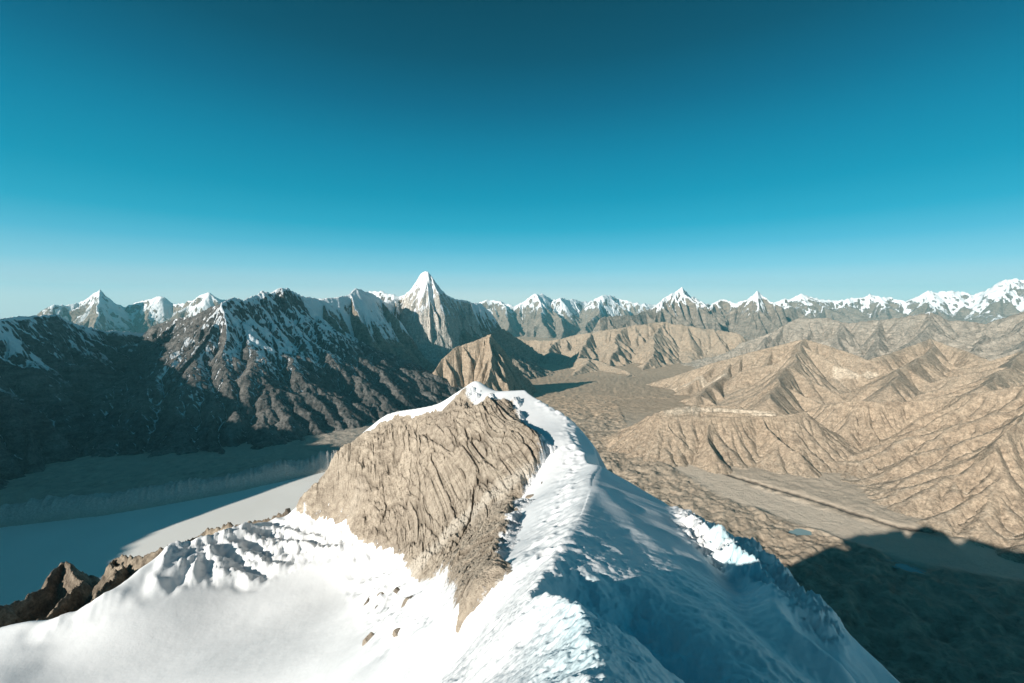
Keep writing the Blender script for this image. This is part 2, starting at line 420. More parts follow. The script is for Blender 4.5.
# 3 snow wall running to the tall white spire
massif('mountain', M['ama'], [
    PL([(285, 290, 6000), (300, 296, 6300), (320, 299, 6600), (345, 296, 7000), (357, 288, 7250), (372, 293, 7700), (387, 303, 8300), (398, 298, 8600), (407, 297, 8650), (418, 300, 8600)])],
    11, 3, slopes=(1.2, 0.6, 600), margin=1500, snow=(-170, 420, 1.9, 0.85, 0.35), rough=20, jit=10, ymax=13500, sp=(420, 0.8, 700, 1), line_rough=(0.06, 0.02),
    plain=[PL([(436, 297, 8700), (452, 301, 9000), (465, 302, 9400), (480, 303, 9900), (490, 311, 10300), (500, 325, 10700), (520, 340, 11300), (540, 353, 11900), (565, 365, 12600), (600, 377, 13300)])],
    label='long shaded snow wall running across to the white spire')
massif('mountain', M['spire'], [
    PL([(392, 303, 8700), (399, 297, 8650), (405, 294, 8600), (411, 289, 8500), (416, 281, 8420), (420.5, 274, 8360), (424, 271.6, 8345), (428, 271.8, 8345), (431, 275, 8380), (436, 282, 8480), (441, 289, 8600), (447, 295, 8720), (456, 299, 8900), (470, 301, 9250)])],
    7, 17, slopes=(2.1, 1.35, 300), margin=800, snow=(-330, 420, 2.6, 0.15, 0.3), rough=10, jit=6, warp=(25, 300), flank=25, flank_wl=200, line_rough=(0.06, 0.03), cut=60, sp=(130, 1.5, 260, 1), spslopes=(2.2, 1.6, 150),
    minor=[PL([(411, 288, 8500), (411, 305, 8250), (414, 322, 8020), (413, 346, 7750)]), PL([(441, 290, 8650), (441, 310, 8380), (437, 333, 8050), (428, 351, 7800)]),
           PL([(419, 276, 8350), (418, 300, 8150), (419, 325, 7920), (418, 350, 7700)]), PL([(427, 274, 8340), (429, 300, 8120), (428, 328, 7900), (424, 354, 7680)]), PL([(434, 280, 8460), (436, 305, 8250), (432, 332, 8000)])],
    label='tall white topped spire with a sunlit granite face')
# 4 small brown hill under the spire
massif('hill', M['brown'], [
    PL([(436, 368, 6100), (455, 347, 6350), (472, 342, 6450), (491, 334, 6500), (505, 351, 6600), (520, 374, 6650)]),
    PL([(491, 334, 6500), (492, 355, 6050), (488, 378, 5700), (480, 395, 5400)])],
    7, 4, slopes=(1.25, 0.85, 300), margin=750, snow=(None,), rough=14, jit=6, flank=25, warp=(40, 350), sp=(260, 0.9, 420, 1), label='small brown hill, half sunlit, below the white spire', cat='hill')
# 5 far peaks on the left skyline
massif('mountain', M['far'], [
    PL([(-80, 312, 15000), (-20, 318, 15000), (30, 319, 15000), (52, 305, 15000), (66, 305, 15300), (80, 302, 15600), (90, 297, 15700), (100, 290, 15700), (107, 297, 16000), (113, 302, 16300), (125, 307, 16500), (138, 301, 16500), (150, 299, 16500), (161, 296, 16500), (172, 303, 16700), (188, 301, 16300), (198, 297, 16000), (208, 292, 16000), (220, 299, 16300), (240, 302, 16500), (262, 296, 16600), (275, 292, 16600), (300, 299, 17000), (340, 298, 17500), (375, 291, 17500), (400, 297, 17500)]),
    PL([(100, 290, 15700), (97, 310, 14900), (93, 330, 14000)])],
    28, 5, slopes=(1.1, 0.55, 900), margin=2500, spslopes=(1.4, 0.9, 500), snow=(-800, 700, 1.4, 0.5, 0.4), rough=40, jit=20, warp=(120, 1100), flank=80, flank_wl=1100, sp=(800, 0.8, 1500, 2), line_rough=(0.09, 0.05),
    label='distant snowy pyramid and peaks on the left skyline')
# 6 far blue range in the middle
massif('mountain', M['far'], [
    PL([(430, 310, 26000), (470, 306, 26000), (487, 300, 26000), (500, 301, 26000), (515, 306, 26000), (529, 297, 26000), (536, 294, 26000), (546, 296, 27200), (552, 300, 28200), (560, 298, 26200), (572, 299, 27500), (590, 302, 29000), (595, 299, 26500), (602, 295, 26500), (615, 298, 28000), (640, 303, 27500), (655, 304, 28000), (700, 306, 28000), (740, 308, 28000)]),
    PL([(500, 301, 26000), (508, 318, 24000), (512, 338, 21500)]), PL([(536, 294, 26000), (543, 310, 24500), (548, 330, 22000)]),
    PL([(553, 300, 26500), (562, 318, 24000), (560, 342, 20500)]), PL([(602, 295, 27000), (600, 312, 24500), (585, 328, 22000)])],
    42, 6, slopes=(0.95, 0.5, 1400), margin=4000, spslopes=(1.2, 0.8, 600), snow=(-1000, 900, 1.3, 0.2, 0.4), rough=60, jit=26, warp=(200, 1800), flank=120, flank_wl=1800, sp=(1200, 0.7, 2200, 2), line_rough=(0.09, 0.045),
    label='pale blue distant range behind the valley in the middle of the skyline')
# 7 the two peaks with shaded right faces
massif('mountain', M['far'], [
    PL([(600, 318, 15500), (632, 316, 16000), (655, 306, 16800), (665, 297, 17200), (676, 291, 17400), (682, 287.5, 17500), (690, 296, 18600), (700, 302, 20000), (711, 305, 21800)]), PL([(706, 318, 17600), (712, 303, 18700), (722, 299, 18800), (735, 303, 18400), (748, 299, 17600), (757, 291, 17500), (765, 301, 18900), (776, 308, 20800)]), PL([(770, 316, 17600), (783, 306, 18600), (800, 307, 18700)]),
    PL([(682, 287.5, 17500), (687, 306, 17000), (692, 322, 16400), (701, 340, 15600)]),
    PL([(757, 291, 17500), (758, 310, 16900), (762, 324, 16300), (766, 338, 15300)]),
    PL([(665, 297, 17200), (655, 318, 16200), (640, 345, 14800)]), PL([(632, 316, 16000), (612, 335, 14800), (585, 352, 13500)])],
    24, 7, slopes=(1.5, 0.70, 600), margin=3000, spslopes=(1.7, 1.0, 350), snow=(-520, 500, 1.7, -0.1, 0.4), rough=36, jit=18, warp=(120, 1200), flank=80, flank_wl=1000, sp=(800, 0.65, 1400, 2), line_rough=(0.09, 0.04),
    label='twin pointed peaks with blue shaded right faces on the skyline')
massif('hill', M['brown'], [
    PL([(485, 328, 15500), (500, 332, 15000), (530, 340, 14500), (560, 339, 14000), (590, 333, 13800), (625, 327, 13500), (665, 322, 13500), (700, 328, 13000), (740, 334, 12500)]),
    PL([(590, 333, 13800), (580, 352, 12300), (572, 372, 10800)]), PL([(625, 327, 13500), (615, 352, 11800), (606, 376, 10200)]), PL([(665, 322, 13500), (655, 350, 11600), (640, 378, 9800)]), PL([(560, 339, 14000), (548, 356, 12600)])],
    22, 16, slopes=(0.7, 0.42, 500), margin=1800, snow=(-300, 300, 0.9, 0.0, 0.3), rough=22, jit=10, warp=(80, 900), flank=60, flank_wl=900, sp=(600, 0.5, 900, 2), line_rough=(0.1, 0.03),
    label='reddish brown foothills closing the valley below the twin peaks', cat='hill')
massif('hill', M['brown'], [
    PL([(520, 352, 13000), (560, 354, 11800), (590, 359, 10900), (612, 366, 10200), (632, 374, 9500), (648, 381, 8900)]), PL([(590, 359, 10900), (575, 372, 9700), (566, 383, 8800)]), PL([(632, 374, 9500), (610, 383, 8800)])],
    15, 18, crag=0.8, slopes=(0.40, 0.25, 300), spslopes=(0.5, 0.35, 150), margin=1300, snow=(None,), rough=10, jit=5, warp=(60, 700), flank=20, flank_wl=600, sp=(400, 0.3, 700, 1), line_rough=(0.12, 0.03), cut=70,
    label='low brown hills on the valley floor beneath the reddish foothills', cat='hill')
# 8 white range on the far right
massif('mountain', M['far'], [
    PL([(770, 304, 23000), (790, 299, 23000), (802, 294, 23000), (815, 298, 23000), (835, 301, 23000), (852, 298, 23000), (870, 294, 23000), (890, 297, 23000), (905, 301, 22500), (918, 297, 22000), (928, 291, 22000), (945, 290, 22000), (962, 291, 22000), (976, 296, 22000), (990, 288, 21500), (1003, 280, 21000), (1014, 278, 21000), (1030, 280, 21000), (1080, 283, 21000), (1160, 290, 21000)])],
    40, 8, slopes=(0.8, 0.42, 1500), margin=3500, spslopes=(1.1, 0.7, 600), snow=(-700, 700, 1.0, -0.3, 0.35), rough=60, jit=26, warp=(200, 1600), flank=130, flank_wl=1600, sp=(1000, 0.45, 2600, 2), line_rough=(0.11, 0.10),
    label='bright white snow range on the right end of the skyline')
# 9 brown mountains with snow patches in the right middle distance
massif('mountain', M['grey'], [
    PL([(640, 388, 11500), (690, 374, 11000), (730, 352, 10500), (770, 336, 10500), (800, 318, 10500), (830, 318, 10200), (850, 323, 10000), (880, 320, 9600), (905, 317, 9200), (930, 312, 9000), (948, 320, 8900), (985, 324, 8600), (1010, 316, 8300), (1040, 306, 8000), (1100, 303, 7600), (1180, 310, 7200)]),
    PL([(930, 312, 9000), (925, 336, 8200), (905, 360, 7400), (890, 382, 6700)]), PL([(830, 318, 10200), (838, 343, 9000), (800, 368, 8000)]), PL([(880, 320, 9600), (878, 343, 8600), (860, 372, 7600)]),
    PL([(985, 324, 8600), (975, 348, 7700), (960, 376, 6800)]), PL([(1040, 306, 8000), (1030, 338, 7200), (1010, 370, 6200)]), PL([(770, 336, 10500), (760, 356, 9500), (735, 372, 8600)])],
    14, 9, crag=1.1, spslopes=(1.05, 0.7, 250), slopes=(0.7, 0.34, 700), margin=2000, snow=(-330, 260, 0.8, -0.2, 0.7), rough=22, jit=10, warp=(120, 1200), flank=60, flank_wl=900, sp=(520, 0.46, 1900, 1), line_rough=(0.13, 0.05),
    pale=[(PL([(838, 362, 7300), (860, 359, 7300), (878, 356, 7300)]), 110)], label='brown rocky mountains with thin snow patches in the right middle distance')
# 10 long brown shoulder behind the gullied hill
massif('hill', M['brown'], [
    PL([(600, 397, 8700), (622, 391, 8200), (650, 383, 7700), (690, 370, 7150), (730, 358, 6750), (770, 347, 6450), (805, 339, 6300), (835, 348, 6050), (868, 360, 5700), (900, 350, 5900), (930, 338, 6200), (958, 348, 5800), (990, 360, 5300), (1024, 350, 5200), (1080, 334, 5000), (1160, 328, 4600)]),
    PL([(805, 339, 6300), (795, 362, 5600), (780, 385, 4900), (770, 398, 4500)]), PL([(930, 338, 6200), (915, 362, 5300), (890, 385, 4550)]), PL([(730, 361, 6700), (715, 382, 6000), (695, 396, 5500)]), PL([(1024, 350, 5200), (1000, 370, 4400), (985, 385, 3900)])],
    11, 10, crag=0.35, spslopes=(0.6, 0.42, 200), slopes=(0.55, 0.36, 500), margin=1700, snow=(None,), rough=8, jit=3, warp=(120, 1100), flank=20, flank_wl=900, ymax=8900, sp=(550, 0.40, 1300, 1),
    pale=[(PL([(640, 392, 7300), (680, 386, 6900), (725, 380, 6300)]), 70), (PL([(838, 365, 5600), (860, 362, 5500), (878, 358, 5500)]), 70)],
    label='big brown mountainside with a pale terrace behind the gullied hill', cat='hill')
# 11 gullied brown hill on the right
massif('hill', M['brown'], [
    PL([(760, 424, 3900), (790, 414, 3700), (825, 404, 3450), (860, 400, 3250), (905, 401, 3150), (945, 397, 3000), (985, 391, 2800), (1030, 383, 2650), (1100, 373, 2450), (1180, 367, 2250)])],
    5.5, 11, crag=0.35, slopes=(0.50, 0.42, 350), spslopes=(0.7, 0.55, 100), margin=1050, snow=(None,), rough=3.5, jit=2, warp=(80, 700), flank=10, flank_wl=500, ymax=4700, sp=(420, 0.42, 900, 1), sides=(-1,), line_rough=(0.10, 0.02), a0=2.5,
    ero=((8, 8, 0.16), (4, 9, 0.18), (2, 8, 0.10), (1, 7, 0.06)), cut=110, fan=30, label='steep brown hillside cut by gullies above the valley floor on the right', cat='hill')
# 12 low terraced hill
def PZL(pts): return np.array([PZ(*p) for p in pts])
massif('hill', M['brown'], [
    PZL([(628, 426, -1080), (645, 421, -990), (662, 417, -920), (690, 415.5, -900), (730, 417, -900), (770, 416, -890), (805, 411, -850)]),
    PZL([(655, 413, -905), (700, 411, -898), (740, 413, -898), (775, 413, -885)]), PZL([(662, 410, -905), (700, 407, -898), (740, 409, -898), (775, 411, -885)]), PZL([(672, 407.5, -900), (700, 404, -895), (740, 406, -895)])],
    6, 12, crag=0.3, slopes=(0.55, 0.45, 200), spslopes=(0.6, 0.5, 80), margin=800, snow=(None,), rough=5, jit=2.5, warp=(30, 400), flank=8, flank_wl=350, sp=(300, 0.42, 400, 1), ero=((4, 7, 0.12), (2, 7, 0.08), (1, 6, 0.05)), cut=40, a0=2.0, fan=20, line_rough=(0.06, 0.004), ymax=4600,
    pale=[(PZL([(672, 411, -900), (700, 408, -898), (735, 410, -898), (768, 413, -890)]), 75)], label='low tan hill with a pale flat terrace beside the valley', cat='hill')

# ================================================================== the valley floor
def polar(az0, az1, naz, rr):
    A, RR = np.meshgrid(np.linspace(az0, az1, naz), rr)
    return RR*np.sin(A), RR*np.cos(A)
LAKE = -1165.0
shore = [PZ(-130, 552, LAKE), PZ(0, 531, LAKE), PZ(100, 519, LAKE), PZ(150, 510.5, LAKE), PZ(235, 495, LAKE), PZ(300, 480, LAKE), PZ(345, 470, LAKE)]
shore = np.array(shore)
lake_poly = [tuple(p[:2]) for p in shore]+[(-600, 2350), (-900, 1700), (-1300, 1350), (-2000, 1000), (-3300, 900)]
moraine = [tuple(p[:2]+np.array([-70., 135.])) for p in shore]
moraine = [(moraine[0][0]-1500, moraine[0][1]-700)]+moraine+[(-300, 3300), (300, 3700)]

g_r = np.concatenate([np.linspace(120, 1500, 60), np.exp(np.linspace(math.log(1520), math.log(6500), 520)), np.exp(np.linspace(math.log(6600), math.log(45000), 120))])
X, Y = polar(R(-75), R(75), 1100, g_r)
Z = ground_z(X, Y)
# hummocky glacier rubble and the smooth river strip beside it
riv = [PZ(1250, 600, -1165), PZ(1080, 570, -1165), PZ(1000, 562, -1165), PZ(900, 545, -1165), PZ(800, 512, -1165), PZ(735, 490, -1165), PZ(690, 468, -1180), PZ(655, 446, -1205), PZ(635, 432, -1240)]
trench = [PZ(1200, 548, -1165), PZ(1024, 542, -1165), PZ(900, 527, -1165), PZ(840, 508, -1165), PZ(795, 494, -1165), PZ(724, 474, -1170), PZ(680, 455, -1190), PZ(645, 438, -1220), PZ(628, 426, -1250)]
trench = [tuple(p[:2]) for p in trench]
riv = [tuple(p[:2]) for p in riv]
dri = line_dist(X, Y, riv)
strip = sstep(190, 110, dri)
near = sstep(15000, 8000, np.hypot(X, Y))*(1-0.45*sstep(4000, 6500, np.hypot(X, Y)))
XA = X*0.82+Y*0.57+90*fbm(X, Y, 500, 3, 75); YA = -X*0.57+Y*0.82+90*fbm(X, Y, 500, 3, 76)
hum = (fbm(XA*0.55, YA*1.25, 210, 7, 71, gain=0.58, ridged=True)-0.4)*42+fbm(X, Y, 70, 4, 72, gain=0.6)*16
hum *= np.where(X < -200, 0.35, 0.75)
beyond = in_poly(X, Y, trench+[(1500, 6000), (6000, 6000), (6000, 1500)])
hum = hum*np.where(beyond, 0.3, 1.0)
hum = hum*(0.3+0.7*sstep(20, 90, line_dist(X, Y, trench)))-14*np.exp(-(line_dist(X, Y, trench)/26.0)**2)
Z += hum*(1-strip)*near
dm = line_dist(X, Y, moraine)
lk_sd = poly_sd(X, Y, lake_poly)
mor = 105*np.exp(-(dm/85)**2)*(0.85+0.3*fbm(X, Y, 250, 4, 73))*sstep(700, 0, X)
flute = np.abs(noise(X/34, Y/90, 74))
lz = sstep(-110, 10, lk_sd)
Z = np.where(True, Z*(1-lz)+(LAKE-14)*lz, Z)
Z = np.maximum(Z, LAKE-14+mor*(1-sstep(0, 25, lk_sd))-6*flute*sstep(0, 60, dm)) if False else Z+mor*(1-lz)
Z += -3*strip
Z += mor*0.30*(np.abs(noise((X*0.886+Y*0.465)/24+0.3*noise(X/60, Y/60, 80), (Y*0.886-X*0.465)/220, 79))*2-0.6)*(1-lz)
def ellipse(px, py, a, b, rot, z=-1163.0):
    c = PZ(px, py, z); co, si = math.cos(rot), math.sin(rot)
    u_ = (X-c[0])*co+(Y-c[1])*si; v_ = -(X-c[0])*si+(Y-c[1])*co
    return c, np.hypot(u_/a, v_/b)+0.7*fbm(X, Y, 60, 4, 78)
PONDS = [(905, 567, 52, 24, R(-40), 'teal meltwater pond lying in the shaded valley rubble'), (801, 532, 52, 30, R(10), 'pale meltwater pond in the sunlit valley rubble beside the river strip')]
for px_, py_, a_, b_, rt_, lb_ in PONDS:
    c_, e_ = ellipse(px_, py_, a_, b_, rt_)
    k_ = sstep(1.9, 1.0, e_); Z = Z*(1-k_)+(-1163-6.0*sstep(1.05, 0.8, e_)+6*sstep(0.9, 1.5, e_))*k_
ground_snow = np.zeros_like(Z)
pale = np.maximum(strip*0.9, 0.45*beyond)
till = np.clip(0.25*sstep(-150, -700, X)+np.clip(mor/60, 0, 1), 0, 1)
m, nt, p = new_mat('valley_rubble')
v = pos_vec(nt, 1/60.0)
n1 = tex_noise(nt, 1.0, 7, 0.65, v, 0.4); n2 = tex_noise(nt, 7.0, 5, 0.7, v); n3 = tex_noise(nt, 0.12, 4, 0.5, v)
c = mixc(nt, mapr(nt, n1, 0.35, 0.65), (0.25, 0.20, 0.15), (0.50, 0.405, 0.305))
c = mixc(nt, mapr(nt, n3, 0.4, 0.6, 0, 0.6), c, (0.44, 0.36, 0.275))
c = mixc(nt, math_n(nt, 'MULTIPLY', attr(nt, 'pale'), mapr(nt, n2, 0.2, 0.6, 0.6, 1.0)), c, (0.64, 0.54, 0.43))
c = mixc(nt, attr(nt, 'till'), c, mixc(nt, mapr(nt, n2, 0.35, 0.65), (0.38, 0.36, 0.335), (0.58, 0.555, 0.52)))
c = mixc(nt, attr(nt, 'brown'), c, mixc(nt, mapr(nt, n1, 0.38, 0.62), (0.38, 0.275, 0.19), (0.58, 0.44, 0.31)))
c = mixc(nt, attr(nt, 'trench_shade'), c, (0.075, 0.06, 0.048))  # shade of the trench bank, painted as a dark line into the ground colour
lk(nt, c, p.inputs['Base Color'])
bump(nt, p, math_n(nt, 'ADD', n1, math_n(nt, 'MULTIPLY', n2, 0.3)), 12)
M['ground'] = m
o = grid_obj('valley_floor', X, Y, Z, M['ground'], None, {'pale': pale, 'till': till, 'brown': sstep(4000, 5600, np.hypot(X, Y))*sstep(-300, 200, X), 'trench_shade': 0.85*sstep(26, 12, line_dist(X, Y, trench)+10*fbm(X, Y, 40, 3, 81))})
tag(o, 'rubble covered valley floor with a pale river strip', 'valley', kind='structure')
m, nt, p = new_mat('meltwater')
p.inputs['Base Color'].default_value = (0.24, 0.33, 0.33, 1); p.inputs['Roughness'].default_value = 0.2; p.inputs['Specular IOR Level'].default_value = 0.5
M['pond'] = m
for px_, py_, a_, b_, rt_, lb_ in PONDS:
    c_ = PZ(px_, py_, -1163.0); t_ = np.linspace(0, 2*math.pi, 49)[:-1]; rr_ = np.linspace(0, 1.5, 6)[1:]
    lx_ = np.concatenate([[0]]+[a_*r*np.cos(t_) for r in rr_]); ly_ = np.concatenate([[0]]+[b_*r*np.sin(t_) for r in rr_]); co, si = math.cos(rt_), math.sin(rt_)
    vv = np.stack([c_[0]+lx_*co-ly_*si, c_[1]+lx_*si+ly_*co, np.full_like(lx_, -1164.5+CAM_Z)], -1)
    qq = [(1+j*48+i, 1+(j+1)*48+i, 1+(j+1)*48+(i+1) % 48, 1+j*48+(i+1) % 48) for j in range(4) for i in range(48)]+[(0, 1+(2*i) % 48, 1+(2*i+1) % 48, 1+(2*i+2) % 48) for i in range(24)]
    tag(mesh_obj('pond', vv, qq, M['pond'], smooth=False), lb_, 'pond', kind='structure')
# lake
m, nt, p = new_mat('silty_lake'); v = pos_vec(nt, 1/400.0)
n1 = tex_noise(nt, 1.0, 5, 0.55, v)
lk(nt, mixc(nt, mapr(nt, n1, 0.3, 0.7), (0.78, 0.75, 0.70), (0.85, 0.82, 0.77)), p.inputs['Base Color'])
p.inputs['Roughness'].default_value = 0.55; p.inputs['Specular IOR Level'].default_value = 0.3
M['lake'] = m
lx, ly = np.array(lake_poly)[:, 0], np.array(lake_poly)[:, 1]
LX, LY = np.meshgrid(np.linspace(lx.min()-60, lx.max()+60, 60), np.linspace(ly.min()-60, ly.max()+60, 50))
o = grid_obj('lake', LX, LY, np.full_like(LX, LAKE), M['lake'], poly_sd(LX, LY, [tuple(q) for q in lake_poly]) > -40)
tag(o, 'pale silty glacial lake, half in teal shadow, below the snow basin', 'lake', kind='structure')

# ================================================================== foreground surface
def pz(l): return [tuple(PZ(a, b, c)) for a, b, c in l]
FNX, FNY = 0.298, 0.2087
def FL(px, py, off=0.0):             # on the gently falling snow shoulder right of the crest
    d = ray(px, py); t = (FNX*9.5+FNY*45.4-18-off)/(FNX*d[0]+FNY*d[1]+d[2]); return tuple(d*t)
crest = pz([(600, 683, -2.6), (588, 640, -3.6), (566, 600, -5.4), (553, 560, -9)])+[FL(559, 547), FL(566, 535), FL(575, 522), FL(582, 510), FL(590, 487), FL(597, 463)]+pz([ (590, 440, -18.6), (575, 420, -18.7), (548, 404, -18.2), (525, 389, -17.4)])
sky_l = pz([(525, 389, -17.4), (500, 391, -17.6), (484, 393, -17.9), (475, 380, -15.9), (466, 389, -17.4), (440, 402, -20.8), (412, 409, -22.6), (385, 415, -24.4), (360, 434, -28), (340, 455, -32), (315, 482, -38), (290, 510, -44)])
left_pts = pz([
    # rock face
    (480, 430, -22), (510, 450, -21), (440, 450, -27), (400, 460, -31.5), (360, 480, -36), (330, 505, -41.5), (545, 445, -19.3), (535, 500, -17.5), (500, 520, -23.5), (450, 520, -31), (400, 520, -38), (350, 530, -43.3), (515, 560, -11.5), (500, 540, -17), (480, 570, -15.5), (440, 580, -23), (400, 565, -38), (470, 612, -12.5), (455, 622, -13.2), (440, 600, -18.6), (420, 600, -26),
    # snow basin
    (340, 560, -45), (370, 575, -44.5), (400, 600, -36), (300, 545, -46), (250, 550, -46), (200, 545, -44), (160, 560, -43), (120, 590, -44), (80, 612, -45), (0, 628, -46), (250, 620, -47), (150, 640, -47), (50, 660, -47), (300, 600, -46.5), (350, 620, -41), (300, 683, -39), (350, 683, -28), (400, 683, -18), (200, 683, -45), (0, 683, -46.5), (400, 640, -25.8), (430, 650, -16.6), (450, 660, -14.5), (440, 683, -13), (480, 683, -7.2), (520, 683, -4.6), (560, 683, -3.2), (480, 645, -9.5), (520, 620, -6.4), (530, 580, -9.5), (240, 523, -43), (270, 520, -45)])
left_pts += [(0, 0, -1.9), (-4, 0, -4.2), (-12, 4, -12), (-25, 5, -26), (-45, 10, -40), (-80, 20, -48), (2, -5, -1.5), (-20, 22, -36)]
right_help = [(12, 10, 4), (25, 30, -2), (30, 55, -6), (30, 80, -10), (60, 40, 5)]
edge_l = [(-84, 58, -62), (-74, 66, -60), (-72, 78, -62), (-66, 86, -62), (-100, 40, -62)]
right_pts = [FL(*q) for q in [(640, 500), (620, 520), (660, 520), (690, 517), (610, 560), (650, 560), (700, 560), (735, 547), (760, 550), (600, 590, 0.3), (640, 600, 0.2), (700, 600), (740, 590, 0.35), (780, 580), (800, 598), (740, 630), (800, 640, 0.1), (850, 640), (860, 660, 0.5), (900, 670, 0.6), (800, 683, 0.2), (740, 683, 0.3), (700, 650, 0.3), (660, 650, 0.9), (640, 683, 1.5), (690, 683, 0.9), (615, 640, 1.0)]]
lip = [FL(*q) for q in [(597, 462), (625, 476), (660, 496), (690, 515), (712, 530), (735, 544), (760, 547), (785, 572), (800, 594), (830, 618), (850, 636), (875, 650), (920, 683), (990, 740)]]
TF = TPS(lip+[(x+3.0, y+4.0, z-7.5) for x, y, z in lip[::2]]+[(x+9, y+12, z-28) for x, y, z in lip[::3]]+[(x-4, y-4, z+5) for x, y, z in lip[::2]]+[(9, 56, -13), (6, 50, -12), (5, 30, -6), (5, 15, -1)], 1e-6)
left_help = [(-10, 30, -6), (-20, 60, -10), (-12, 12, -2), (0, 70, -14), (12, 55, -21), (16, 52, -23)]
back_pts = [(x, y+14, z-17) for x, y, z in sky_l[::2]] + [(x, y+30, z-42) for x, y, z in sky_l[::3]]
front_help = [(x, y-18, z+16) for x, y, z in sky_l[::2]]
TL = TPS(crest+sky_l+left_pts+right_help, 1e-6); TR = TPS(crest[:10]+right_pts+left_help, 1e-6)
wall = crest[9:]
TW = TPS(wall+[(x+2, y, z-4) for x, y, z in wall]+[(x+6, y+1, z-11) for x, y, z in wall]+[(x-4, y, z+7) for x, y, z in wall]+[(11, 42, -15), (14, 38, -14), (6, 40, -8)], 1e-6); TB = TPS(sky_l+back_pts+front_help, 1e-6)
TE = TPS([(x, y, z) for x, y, z in pz([(0, 626, -46), (80, 611, -45), (120, 585, -44), (150, 560, -42.5), (170, 545, -42.5), (190, 532, -42), (240, 522, -43), (290, 512, -44.3)])]
         + edge_l + [(-50, 45, -30), (-45, 60, -28), (-40, 70, -30), (-30, 85, -25), (-90, 75, -85), (-75, 95, -85), (-50, 105, -70)], 1e-6)
def smin(a, b, k): return -smax(-a, -b, k)
def fore(x, y):
    k = np.clip(0.02*np.hypot(x, y), 0.10, 0.6)
    f = smin(TL(x, y), np.where((np.hypot(x, y) > 2.0), TR(x, y), 9), k)
    f = np.where((x > 1) & (y > 43), smin(f, TW(x, y), k), f)
    f = np.where((x > 5.5) & (y < 58), smin(f, TF(x, y), k), f)
    f = np.where(y > 55, smin(f, TB(x, y), k), f)
    f = np.where((y > 30) & (x < -15), smin(f, TE(x, y), k), f)
    return f
def hit(px, py, n=500):              # first place where the view ray meets the foreground
    d = ray(px, py); t = np.exp(np.linspace(math.log(1.5), math.log(160), n))
    h = d[2]*t < fore(d[0]*t, d[1]*t)
    i = np.argmax(h); return d*t[i] if h.any() else d*90
def reg(pxs): return [tuple(hit(a, b)[:2]) for a, b in pxs]
rock_px = [(288, 512), (318, 480), (342, 455), (362, 435), (390, 418), (430, 413), (452, 401), (467, 387), (471, 397), (480, 404), (493, 399), (510, 402), (525, 398), (527, 418), (540, 428), (550, 442), (552, 458), (545, 475), (533, 490), (527, 505), (520, 525), (512, 545), (508, 560), (510, 574), (495, 588), (478, 606), (462, 621), (449, 617), (443, 600), (432, 582), (410, 577), (398, 567), (385, 555), (370, 548), (355, 540), (345, 530), (325, 522), (305, 520)]
rock_poly = reg(rock_px)
serac_poly = reg([(150, 560), (185, 532), (240, 526), (290, 520), (345, 535), (360, 552), (310, 562), (270, 575), (215, 580), (175, 580)])
debris_poly = reg([(345, 560), (372, 552), (400, 572), (432, 585), (445, 612), (420, 640), (395, 640), (370, 600)])
chunk_poly = reg([(672, 508), (700, 521), (735, 547), (760, 548), (790, 575), (820, 610), (870, 645), (840, 650), (800, 625), (775, 605), (745, 585), (712, 562), (684, 535)])
teal_shade_polys = [reg([(718, 560), (735, 565), (765, 590), (775, 612), (750, 606), (728, 590)]), reg([(790, 640), (830, 648), (875, 660), (915, 683), (840, 683), (815, 665)]), reg([(740, 560), (765, 565), (782, 590), (770, 592), (750, 575)]), reg([(690, 520), (715, 535), (735, 560), (715, 548)])]
ribs = [(reg([(602, 490), (640, 530), (680, 572), (715, 605), (760, 645), (800, 680)]), 0.08, 0.7), (reg([(722, 550), (750, 580), (768, 600), (776, 622), (796, 648), (838, 680)]), 0.55, 0.55), (reg([(690, 525), (720, 550), (745, 578)]), 0.35, 0.5)]
prints = reg([(541, 402), (548, 406), (556, 410), (563, 415), (570, 421), (573, 428), (570, 434), (575, 441), (571, 448), (576, 455), (570, 462), (574, 470), (567, 478), (570, 487), (561, 495), (563, 505), (555, 515), (556, 526), (548, 538), (549, 552)])
flutes = [(reg(q), 0.5*h_, 0.9*w_) for q, h_, w_ in [
    ([(186, 535), (172, 550), (163, 570), (158, 588)], 1.5, 1.0), ([(196, 536), (185, 552), (180, 566), (176, 578)], 1.3, 0.8), ([(200, 545), (197, 560), (193, 578)], 1.2, 0.8),
    ([(205, 543), (212, 558), (220, 572), (228, 580)], 1.3, 0.9), ([(208, 552), (225, 568), (240, 578), (253, 585)], 1.4, 0.9), ([(215, 541), (240, 555), (262, 566), (279, 570)], 1.7, 1.0),
    ([(228, 533), (255, 541), (285, 549), (312, 552), (335, 551)], 1.5, 1.1), ([(245, 527), (275, 532), (300, 536), (325, 541)], 1.3, 0.9), ([(275, 521), (300, 526), (322, 530), (340, 540)], 1.2, 0.8), ([(110, 598), (95, 606), (78, 614), (60, 622)], 1.3, 1.5)]]
shaded_bump_poly = reg([(575, 600), (600, 592), (650, 610), (700, 650), (740, 683), (640, 683), (600, 665)])  # bumpy snow, also painted teal for the shade of the near crest
near_poly = reg([(400, 683), (440, 655), (480, 635), (520, 605), (545, 585), (570, 600), (600, 683)])

